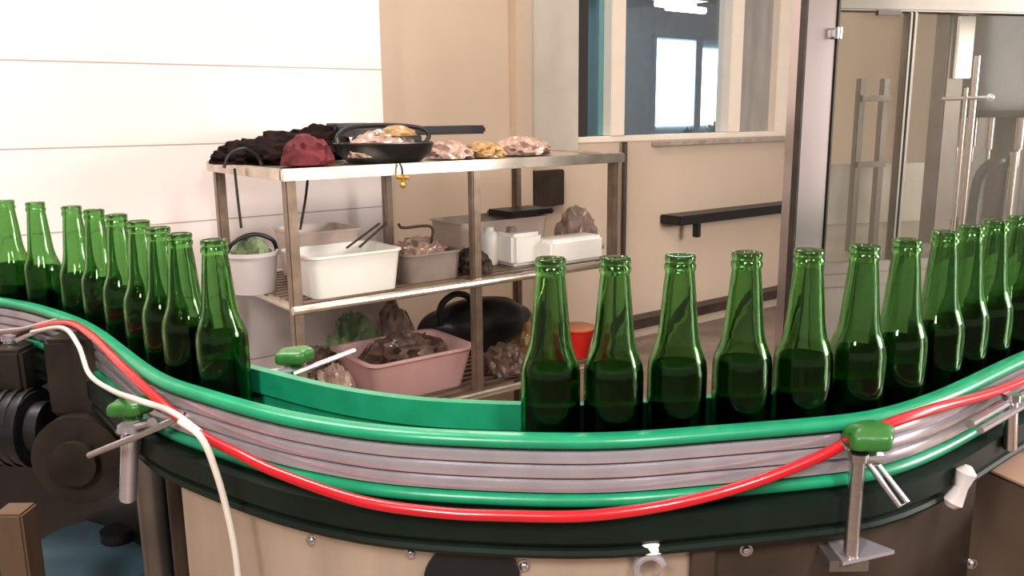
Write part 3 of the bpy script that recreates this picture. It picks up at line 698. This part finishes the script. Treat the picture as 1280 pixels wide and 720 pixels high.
# rear bracket behind the back rail
iK = idx(362, LANE+.05, RT+.03); kb = path(LANE+.055, RT+.004)[iK]
p1 = path(LANE+.01, RT-.01)[iK]
bracket([(Vector((kb.x-.005, kb.y, RT-.09)), Vector((kb.x-.005, kb.y, RT-.012)), .007, 'rail_steel')], kb, [([Vector((kb.x+.005, kb.y-.035, RT-.010)), Vector((kb.x+.068, kb.y+.05, RT-.004))], .0035, 'steel'), ([Vector((kb.x-.03, kb.y-.01, RT-.016)), Vector((kb.x+.02, kb.y, RT-.014))], .005, 'rail_steel')], (.025, .026))
iK = idx(585, LANE+.05, RT+.0); kb = path(LANE+.05, RT+.0)[iK]
# wing nut on the apron
q = on_face(812, 695, -.012)
wn = empty('wing_clamp', None, None); wn.parent = conv; wn.matrix_parent_inverse = Matrix.Translation(-Vector(conv.location)); 
bm = bmesh.new()
tube(bm, [q+Vector((.014*math.cos(a), -.004, .014*math.sin(a)-.012)) for a in [2*math.pi*k/16+.3 for k in range(15)]], .004, 8, smooth=0)
kid2('ring', bm, 'rail_steel', wn)
bm = bmesh.new(); lump(bm, q+Vector((0, 0, .004)), WAX, (.014, .008, .012), .1, 2, 3, sub=3); tube(bm, [q+Vector((0, .012, .004)), q+Vector((0, -.004, .004))], .005, 8, smooth=0); kid2('nut', bm, 'white', wn)
for e_ in [o for o in bpy.data.objects if o.type == 'EMPTY' and o.parent == conv]: pass

# ------------------------------------------------------------------ hoses and cables
hp = [(-30, 424, -.022), (20, 416, -.022), (48, 409, -.022), (85, 404, -.022), (115, 420, -.022), (150, 455, -.022), (200, 502, -.022), (250, 542, -.026), (300, 568, -.028), (350, 592, -.030), (450, 626, -.032), (550, 641, -.032), (640, 645, -.032), (730, 645, -.032), (820, 634, -.030), (900, 616, -.028), (970, 593, -.026), (1030, 568, -.022), (1060, 552, -.018), (1110, 530, -.018), (1170, 510, -.018), (1230, 494, -.018), (1278, 476, -.018), (1330, 450, -.02)]
pts = [on_face(x, y, o) for x, y, o in hp]; pts = [p for p in pts if p is not None]
e0 = min(range(len(C)), key=lambda i: (C[i]-pts[-1]).length)
pts += [p + Vector((0, 0, -.028)) for p in path(-.021, RT)[e0+8::12]]
bm = bmesh.new(); tube(bm, pts, .0058, 12, smooth=10); single('red_hose', bm, 'red', 'glossy red hose slung along the front of the curved conveyor rail', 'hose')
wp = [(40, 415, -.036), (78, 410, -.038), (98, 432, -.038), (112, 468, -.038), (140, 488, -.036), (172, 500, -.070), (215, 515, -.045), (250, 540, -.045)]
pts = [on_face(*q) for q in wp]; pts = [p for p in pts if p is not None]
bm = bmesh.new(); tube(bm, pts, .0034, 10, smooth=8); single('white_cable', bm, 'white_cable', 'thin white cable curling under the red hose at the left bend of the conveyor', 'cable')
wp = [(225, 527, -.058), (252, 548, -.060), (270, 590, -.055), (284, 640, -.050), (294, 690, -.048), (299, 740, -.048), (302, 800, -.048)]
pts = [on_face(*q) for q in wp]; pts = [p for p in pts if p is not None]
bm = bmesh.new(); tube(bm, pts, .0036, 10, smooth=8); single('white_cable', bm, 'white_cable', 'white cable hanging straight down in front of the steel apron, lower left', 'cable')

# ------------------------------------------------------------------ bottles
outer = [(0, .003), (.018, .0015), (.026, 0), (.0298, .004), (.0308, .012), (.0308, .108), (.0305, .112), (.0295, .119), (.0265, .127), (.0232, .136), (.0209, .147), (.0195, .160), (.0178, .180), (.0160, .200), (.0147, .212), (.0146, .2135), (.0160, .2155), (.0162, .2195), (.0148, .2215), (.0146, .2225), (.0156, .2240), (.0156, .2285), (.0145, .2300)]
inner = [(.0115, .2300), (.0111, .2270), (.0116, .212), (.0131, .200), (.0149, .180), (.0166, .160), (.0180, .147), (.0203, .136), (.0236, .127), (.0266, .119), (.0276, .112), (.0278, .108), (.0278, .012), (.0255, .007), (.015, .006), (0, .007)]
bm = bmesh.new(); lathe(bm, outer+inner, 40)
bottle0 = link('beer_bottle', bm, 'glass', sharp=2.0)
M['liquid'] = bottle_glass(); M['liquid'].name = 'dark_green_liquid'
g_ = [n for n in M['liquid'].node_tree.nodes if n.type == 'BSDF_GLASS'][0]; g_.inputs['Color'].default_value = (.20, .36, .20, 1); g_.inputs['IOR'].default_value = 1.2; g_.inputs['Roughness'].default_value = 0
bm = bmesh.new(); lathe(bm, [(0, .0075), (.015, .0065), (.0252, .0075), (.0274, .012), (.0274, .108), (.0270, .112), (.0262, .116), (0, .116)], 40)
liquid0 = link('bottle_liquid', bm, 'liquid', bottle0, sharp=1.0)
names_l = ['green glass bottle cut by the left edge of the picture', 'second green bottle from the left edge, standing clear against the white wall', 'third green bottle from the left edge, left of a close pair', 'fourth green bottle from the left edge, right of a close pair', 'fifth green bottle from the left edge, where the left row starts to drop',
           'sixth green bottle from the left edge, crowded behind the seventh', 'seventh green bottle from the left edge, in the crowded middle of the left bend', 'second green bottle from the right end of the left-hand row', 'green bottle at the right end of the left-hand row, before the grey bucket']
names_r = ['green bottle starting the right-hand row, left of the red cup', 'green bottle just right of the red cup, second of the right-hand row', 'third green bottle of the right-hand row, below the dark pipe and window', 'fourth green bottle of the right-hand row, under the dark bench end', 'fifth green bottle of the right-hand row, at the foot of the steel machine post',
           'sixth green bottle of the right-hand row, before the clear machine door', 'seventh green bottle of the right-hand row, under the door frame bar', 'eighth green bottle of the right-hand row, in front of the dark machine column', 'ninth green bottle of the right-hand row, tops starting to crowd', 'tenth green bottle of the right-hand row, crowded near the right edge',
           'eleventh green bottle of the right-hand row, next to last before the right edge', 'green bottle cut by the right edge of the picture']
OFFB = .046
P = path(OFFB, BZ); Pt = path(OFFB, BZ+.23)
def ipx(px): return min(range(len(P)), key=lambda i: abs(proj(Pt[i])[0]-px))
cnt = 0
def place(px_list, names, group, seed):
    global cnt
    random.seed(seed); last = None
    for px, nm in zip(px_list, names):
        i = ipx(px)
        if last is not None:
            while (P[i]-P[last]).length < .0625 and i < len(P)-1: i += 1
        last = i
        o = bottle0 if cnt == 0 else bottle0.copy()
        if cnt:
            COL.objects.link(o); lq = liquid0.copy(); COL.objects.link(lq); lq.parent = o
        cnt += 1
        o.location = (P[i].x, P[i].y, BZ+.0002); o.rotation_euler = (0, 0, random.uniform(0, 6.28))
        tag(o, nm, 'bottle', group)
place([5, 42, 88, 116, 146, 172, 197, 222, 268], names_l, 'green bottles queued on the left bend', 1)
place([688, 770, 850, 933, 1005, 1077, 1134, 1180, 1213, 1240, 1262, 1284], names_r, 'green bottles queued along the front and right', 2)

# ------------------------------------------------------------------ filling machine, right
B = math.radians(14); MU = Vector((math.cos(B), math.sin(B), 0)); MN = Vector((-MU.y, MU.x, 0)); MAX = (MU, MN, Vector((0, 0, 1)))
mo = at_y(1006, 60, 1.95); MO = Vector((mo.x, mo.y, 0))
def ms(px, t=0, y=150):
    d = ray(px, y); k = ((MO+MN*t-CP).dot(MN))/d.dot(MN); p = CP+d*k; return (p-MO).dot(MU), p.z
def MW(s, t, z): return MO+MU*s+MN*t+Vector((0, 0, z))
mach = empty('filling_machine', 'tall stainless steel machine enclosure with clear doors at the right', 'machine', MW(.7, .4, 0))
def mk(name, bm, m, par=None, **k):
    o = link(name, bm, m, None, **k)
    o.parent = mach; o.matrix_parent_inverse = Matrix.Translation(-Vector(mach.location)); return o
def mbox(bm, s0, s1, t0, t1, za, zb, bev=0): addbox(bm, MW((s0+s1)/2, (t0+t1)/2, (za+zb)/2), MAX, (abs(s1-s0)/2, abs(t1-t0)/2, abs(zb-za)/2), bev)
pw = ms(1045, 0, 60)[0]; ML = 1.7; MD = .85; MT = 2.1; CH = .56
M['post_steel'] = mat('polished_post_steel', (.52, .44, .42), .22, .9, noise_amt=.12, nscale=5, stretch=(1, 1, .4))
bm = bmesh.new(); mbox(bm, 0, pw, 0, pw*.8, 0.02, MT, .004); mk('corner_post', bm, 'post_steel')
for s, e_ in ((-.003, .003), (pw-.001, .004)):  # thin dark strips along both edges of the post
    bm = bmesh.new(); mbox(bm, s, s+e_, -.004, .02, 0.02, MT); mk('edge_strip', bm, 'murk')
for s, t in ((ML-.06, 0), (CH, MD-.05), (ML-.06, MD-.05)):
    bm = bmesh.new(); mbox(bm, s, s+.05, t, t+.05, 0.02, MT, .004); mk('corner_post', bm, 'post_steel')
hz_ = ms(1147, 0, 14)[1]
bm = bmesh.new(); mbox(bm, pw+.001, ML-.061, 0.004, .05, hz_, MT, .004); mk('header_panel', bm, 'deck')
DZ = 1.02
bm = bmesh.new(); fp = [MW(.03, .01, DZ), MW(ML-.01, .01, DZ), MW(ML-.01, MD-.01, DZ), MW(CH, MD-.01, DZ)]
f = bm.faces.new([bm.verts.new(v) for v in fp]); g = bmesh.ops.extrude_face_region(bm, geom=[f])
for v in [x for x in g['geom'] if isinstance(x, bmesh.types.BMVert)]: v.co.z -= .03
mk('machine_deck', bm, 'deck')
bm = bmesh.new(); mbox(bm, pw+.001, ML-.061, .02, .03, .1, DZ-.031); mbox(bm, CH+.05, ML-.061, MD-.03, MD-.02, .1, DZ-.031); mk('base_panel', bm, 'deck')
# doors
dx = [pw+.004, ms(1129, 0, 150)[0], ms(1178, 0, 150)[0]]
fr = ms(1140, 0, 150)[0]
for k, (a, b) in enumerate(((dx[0], dx[1]), (fr, ms(1300, 0)[0]))):
    bm = bmesh.new(); mbox(bm, a+.004, b-.004, .018, .022, DZ+.03, hz_-.004); d = mk('door_panel', bm, 'acrylic')
bm = bmesh.new(); mbox(bm, dx[1]+.001, dx[1]+.010, .005, .03, DZ+.001, hz_-.001, .002); mbox(bm, fr-.011, fr-.001, .005, .03, DZ+.001, hz_-.001, .002); mk('door_frame', bm, 'deck')
bm = bmesh.new(); mbox(bm, pw+.001, ms(1300, 0)[0], .006, .03, DZ+.001, DZ+.028, .002); mk('door_frame', bm, 'deck')
a = ms(1040, 0, 42)
bm = bmesh.new()
q = MW(pw-.004, -.012, a[1]); lathe(bm, [(0, -.012), (.009, -.012), (.009, .012), (0, .012)], 14, q); addbox(bm, q+MN*.008, MAX, (.012, .006, .008), .001); mk('hinge', bm, 'steel')
a = ms(1095, 0, 16); b = ms(1126, 0, 16)
bm = bmesh.new(); mbox(bm, a[0], b[0], -.006, .004, a[1]-.006, a[1]+.006, .002); mk('latch', bm, 'brown')
# guide frame seen through the first door
TG = .30
s0 = ms(1072, TG, 170); s1 = ms(1101, TG, 170)
bm = bmesh.new()
for s, top, bot in ((s0[0], ms(1072, TG, 98)[1], 0), (s1[0], ms(1101, TG, 98)[1], 0)): mbox(bm, s-.010, s+.010, TG-.01, TG+.01, DZ+.001, top, .002)
for y in (123, 205):
    zc = ms(1088, TG, y)[1]; mbox(bm, s0[0]-.005, s1[0]+.012, TG-.012, TG-.010, zc-.008, zc+.008, 0)
    mbox(bm, s0[0]-.005, s1[0]+.012, TG-.016, TG-.0101, zc-.008, zc+.008, .001)
mk('lift_frame', bm, 'brown')
# dark column and carousel
TC = .34
a = ms(1178, TC, 150)[0]; b = ms(1200, TC, 150)[0]
bm = bmesh.new(); mbox(bm, a, b, TC, TC+.06, DZ+.001, hz_+.2, .004); mk('inner_column', bm, 'brown')
a = ms(1196, TC-.01, 60); b = ms(1213, TC-.01, 98); c_ = ms(1196, TC-.01, 20)
bm = bmesh.new(); mbox(bm, a[0], b[0], TC-.012, TC-.002, b[1], c_[1], .002); mk('bright_gap_sheet', bm, 'white')  # white sheet painting in the bright gap beside the dark column
cx = ms(1262, .42, 150)[0]
bm = bmesh.new(); lathe(bm, [(0, 1.38), (.16, 1.38), (.175, 1.40), (.175, 1.72), (.16, 1.74), (0, 1.76)], 40, MW(cx, .42, 0)); mk('filler_bowl', bm, 'darkmachine')
bm = bmesh.new(); lathe(bm, [(0, DZ+.001), (.13, DZ+.001), (.13, DZ+.05), (.05, DZ+.06), (.05, 1.379), (0, 1.379)], 30, MW(cx, .42, 0)); mk('carousel_column', bm, 'darkmachine')
for k in range(12):
    an = 2*math.pi*k/12+.2; p = MW(cx, .42, 0)+Vector((math.cos(an)*.145, math.sin(an)*.145, 0))
    bm = bmesh.new(); tube(bm, [p+Vector((0, 0, 1.379)), p+Vector((0, 0, 1.29))], .012, 12, smooth=0); tube(bm, [p+Vector((0, 0, 1.29)), p+Vector((0, 0, 1.24))], .006, 10, smooth=0)
    mk('filling_valve', bm, 'post_steel')
for px, y0_, y1_, t, r_ in ((1222, 70, 275, .12, .008), (1208, 110, 270, .10, .005), (1268, 190, 260, .10, .011)):
    s, za = ms(px, t, y0_); zb = DZ+.001
    bm = bmesh.new(); tube(bm, [MW(s, t, zb), MW(s, t, za)], r_, 12, smooth=0); mk('guide_rod', bm, 'post_steel')
bm = bmesh.new(); s, z = ms(1238, .06, 122); q = MW(s, .06, z); bmesh.ops.create_uvsphere(bm, u_segments=14, v_segments=10, radius=.010)
for v in bm.verts: v.co += q
tube(bm, [q, q+MN*.16], .005, 8, smooth=0)
mk('control_knob', bm, 'steel')
# dark crumpled hoses low inside
s, z = ms(1240, .14, 225)
bm = bmesh.new()
tube(bm, [MW(s-.05, .14, DZ+.006), MW(s-.04, .14, z), MW(s, .12, z+.05), MW(s+.05, .14, z+.02), MW(s+.05, .16, DZ+.006)], .016, 10); mk('inner_hose', bm, 'black')
# rear panel partly closing the machine
bm = bmesh.new(); mbox(bm, ms(1176, MD-.04)[0], ML-.07, MD-.04, MD-.03, DZ+.001, MT-.01); mk('rear_panel', bm, 'darkmachine')
bm = bmesh.new(); mbox(bm, CH+.05, ms(1176, MD-.04)[0]-.002, MD-.04, MD-.03, DZ+.001, ms(1090, MD-.04, 205)[1]); mk('low_rear_panel', bm, 'deck')

# ------------------------------------------------------------------ lower foreground bits
# cardboard box, lower right
q = at_z(1222, 578, .93)
bxx = .16
e = empty('cardboard_box', 'brown cardboard box with a lighter top at the lower right edge', 'box', (q.x+bxx*.6, q.y-.0, 0))
BA = math.radians(-14)
E = empty
c0 = at_z(1218, 580, .93); XA = Vector((math.cos(BA), math.sin(BA), 0)); YA = Vector((-XA.y, XA.x, 0))
L_ = .34; D_ = .12
XA2 = (at_z(1290, 612, .93)-c0).normalized(); YA2 = Vector((-XA2.y, XA2.x, 0))
cen = c0 + XA2*.17 + YA2*.09
BAX = (XA2, YA2, Vector((0, 0, 1)))
bm = bmesh.new(); addbox(bm, cen+Vector((0, 0, -.465)), BAX, (.17, .09, .464), .003); b_ = link('box_body', bm, 'cardshade'); b_.parent = e; b_.matrix_parent_inverse = Matrix.Translation(-Vector(e.location))
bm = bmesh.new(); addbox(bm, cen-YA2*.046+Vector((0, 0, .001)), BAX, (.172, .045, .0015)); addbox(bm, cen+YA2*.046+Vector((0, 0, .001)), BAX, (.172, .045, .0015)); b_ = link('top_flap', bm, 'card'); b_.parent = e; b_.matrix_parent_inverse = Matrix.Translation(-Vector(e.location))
# white clip hanging on the box corner / side frame
q = c0
bm = bmesh.new(); p1 = on_face(1208, 590, -.034); p2 = p1+Vector((-.004, 0, -.018)); p3 = p1+Vector((-.012, 0, -.036))
tube(bm, [p1+(p1-p2)*.4, p1, p2, p3, p3+(p3-p2)*.3], [.004, .011, .007, .011, .006], 12, smooth=0)
single('white_tag', bm, 'offwhite', 'white twisted tag hanging from the conveyor edge beside the cardboard box', 'tag')
# brown post lower left, blue bin, dark bin lid
pq = at_y(20, 650, 1.12)
bm = bmesh.new(); addbox(bm, Vector((pq.x, pq.y, .43)), WAX, (.021, .021, .43), .003)
M['woodpost'] = mat('tan_painted_post', (.13, .08, .05), .5, .2, noise_amt=.3, nscale=12, stretch=(1, 1, .1))
single('support_post', bm, 'woodpost', 'tan vertical post rising from the lower left corner', 'post')
bq = at_z(115, 680, .62)
bb = empty('blue_bin', 'dull blue barrel under the conveyor in the lower left corner', 'barrel', (bq.x, bq.y, 0))
bm = bmesh.new(); lathe(bm, [(0, .001), (.13, .001), (.15, .05), (.15, .56), (.14, .60), (.10, .625), (0, .63)], 32, Vector((bq.x, bq.y, 0))); kid('barrel_body', bm, 'blue', bb)
bm = bmesh.new(); lathe(bm, [(0, .631), (.03, .631), (.03, .65), (0, .65)], 16, Vector((bq.x+.05, bq.y, 0))); kid('barrel_cap', bm, 'black', bb)

# ------------------------------------------------------------------ light
w = bpy.data.worlds.new('world'); S.world = w; w.use_nodes = True
w.node_tree.nodes['Background'].inputs['Color'].default_value = (1, .88, .80, 1); w.node_tree.nodes['Background'].inputs['Strength'].default_value = .5
def area(name, loc, target, sx_, sy_, power, col):
    l = bpy.data.lights.new(name, 'AREA'); l.shape = 'RECTANGLE'; l.size = sx_; l.size_y = sy_; l.energy = power; l.color = col
    o = bpy.data.objects.new(name, l); COL.objects.link(o); o.location = loc
    d = Vector(target)-Vector(loc); o.rotation_euler = d.to_track_quat('-Z', 'Y').to_euler(); return o
def mirror_lamp(name, px, py, dist, w_, h_, power, col):
    """a lamp behind the camera whose mirror image in the tiled wall sits at the sight line px, py"""
    d = ray(px, py); k = ((O+N*TW-CP).dot(N))/d.dot(N); p = CP+d*k; r = d-2*d.dot(N)*N
    q = p+r*dist; return area(name, q, p, w_, h_, power, col)
mirror_lamp('window_lamp', 355, 108, 5.0, .42, .55, 60, (1, .95, .93))
mirror_lamp('window_lamp', 446, 70, 5.0, .40, 1.3, 110, (1, .95, .93))
area('highlight_lamp', (.75, -.5, 2.35), (.2, 1.0, 1.1), .26, .5, 32, (1, .95, .9))  # added pair of unseen lamps, for glints on bottle shoulders and rail ribs
area('highlight_lamp', (-.65, -.5, 2.2), (-.1, 1.0, 1.1), .26, .5, 28, (1, .95, .9))
area('ceiling_panel', (-1.1, 1.5, 2.95), (-1.1, 1.5, 0), 1.2, .3, 60, (1, .93, .86))
area('ceiling_panel', (.15, 2.9, 2.95), (.3, 3.1, 0), 1.2, .3, 45, (1, .91, .82))
area('ceiling_panel', (-.6, -1.2, 2.95), (0, -.6, 0), 1.2, .3, 25, (1, .93, .86))
area('far_room_fill', W(1.8, TB+1.2, 2.9), W(1.8, TB+1.3, 0), 1.0, .4, 40, (.85, .93, 1))  # unseen fill added to lighten the room beyond the window
area('streak_lamp', (3.0, .6, .95), (.5, 1.0, 1.1), .40, 1.7, 20, (1, .96, .92))  # added side light for the upright streaks on the right-hand bottles
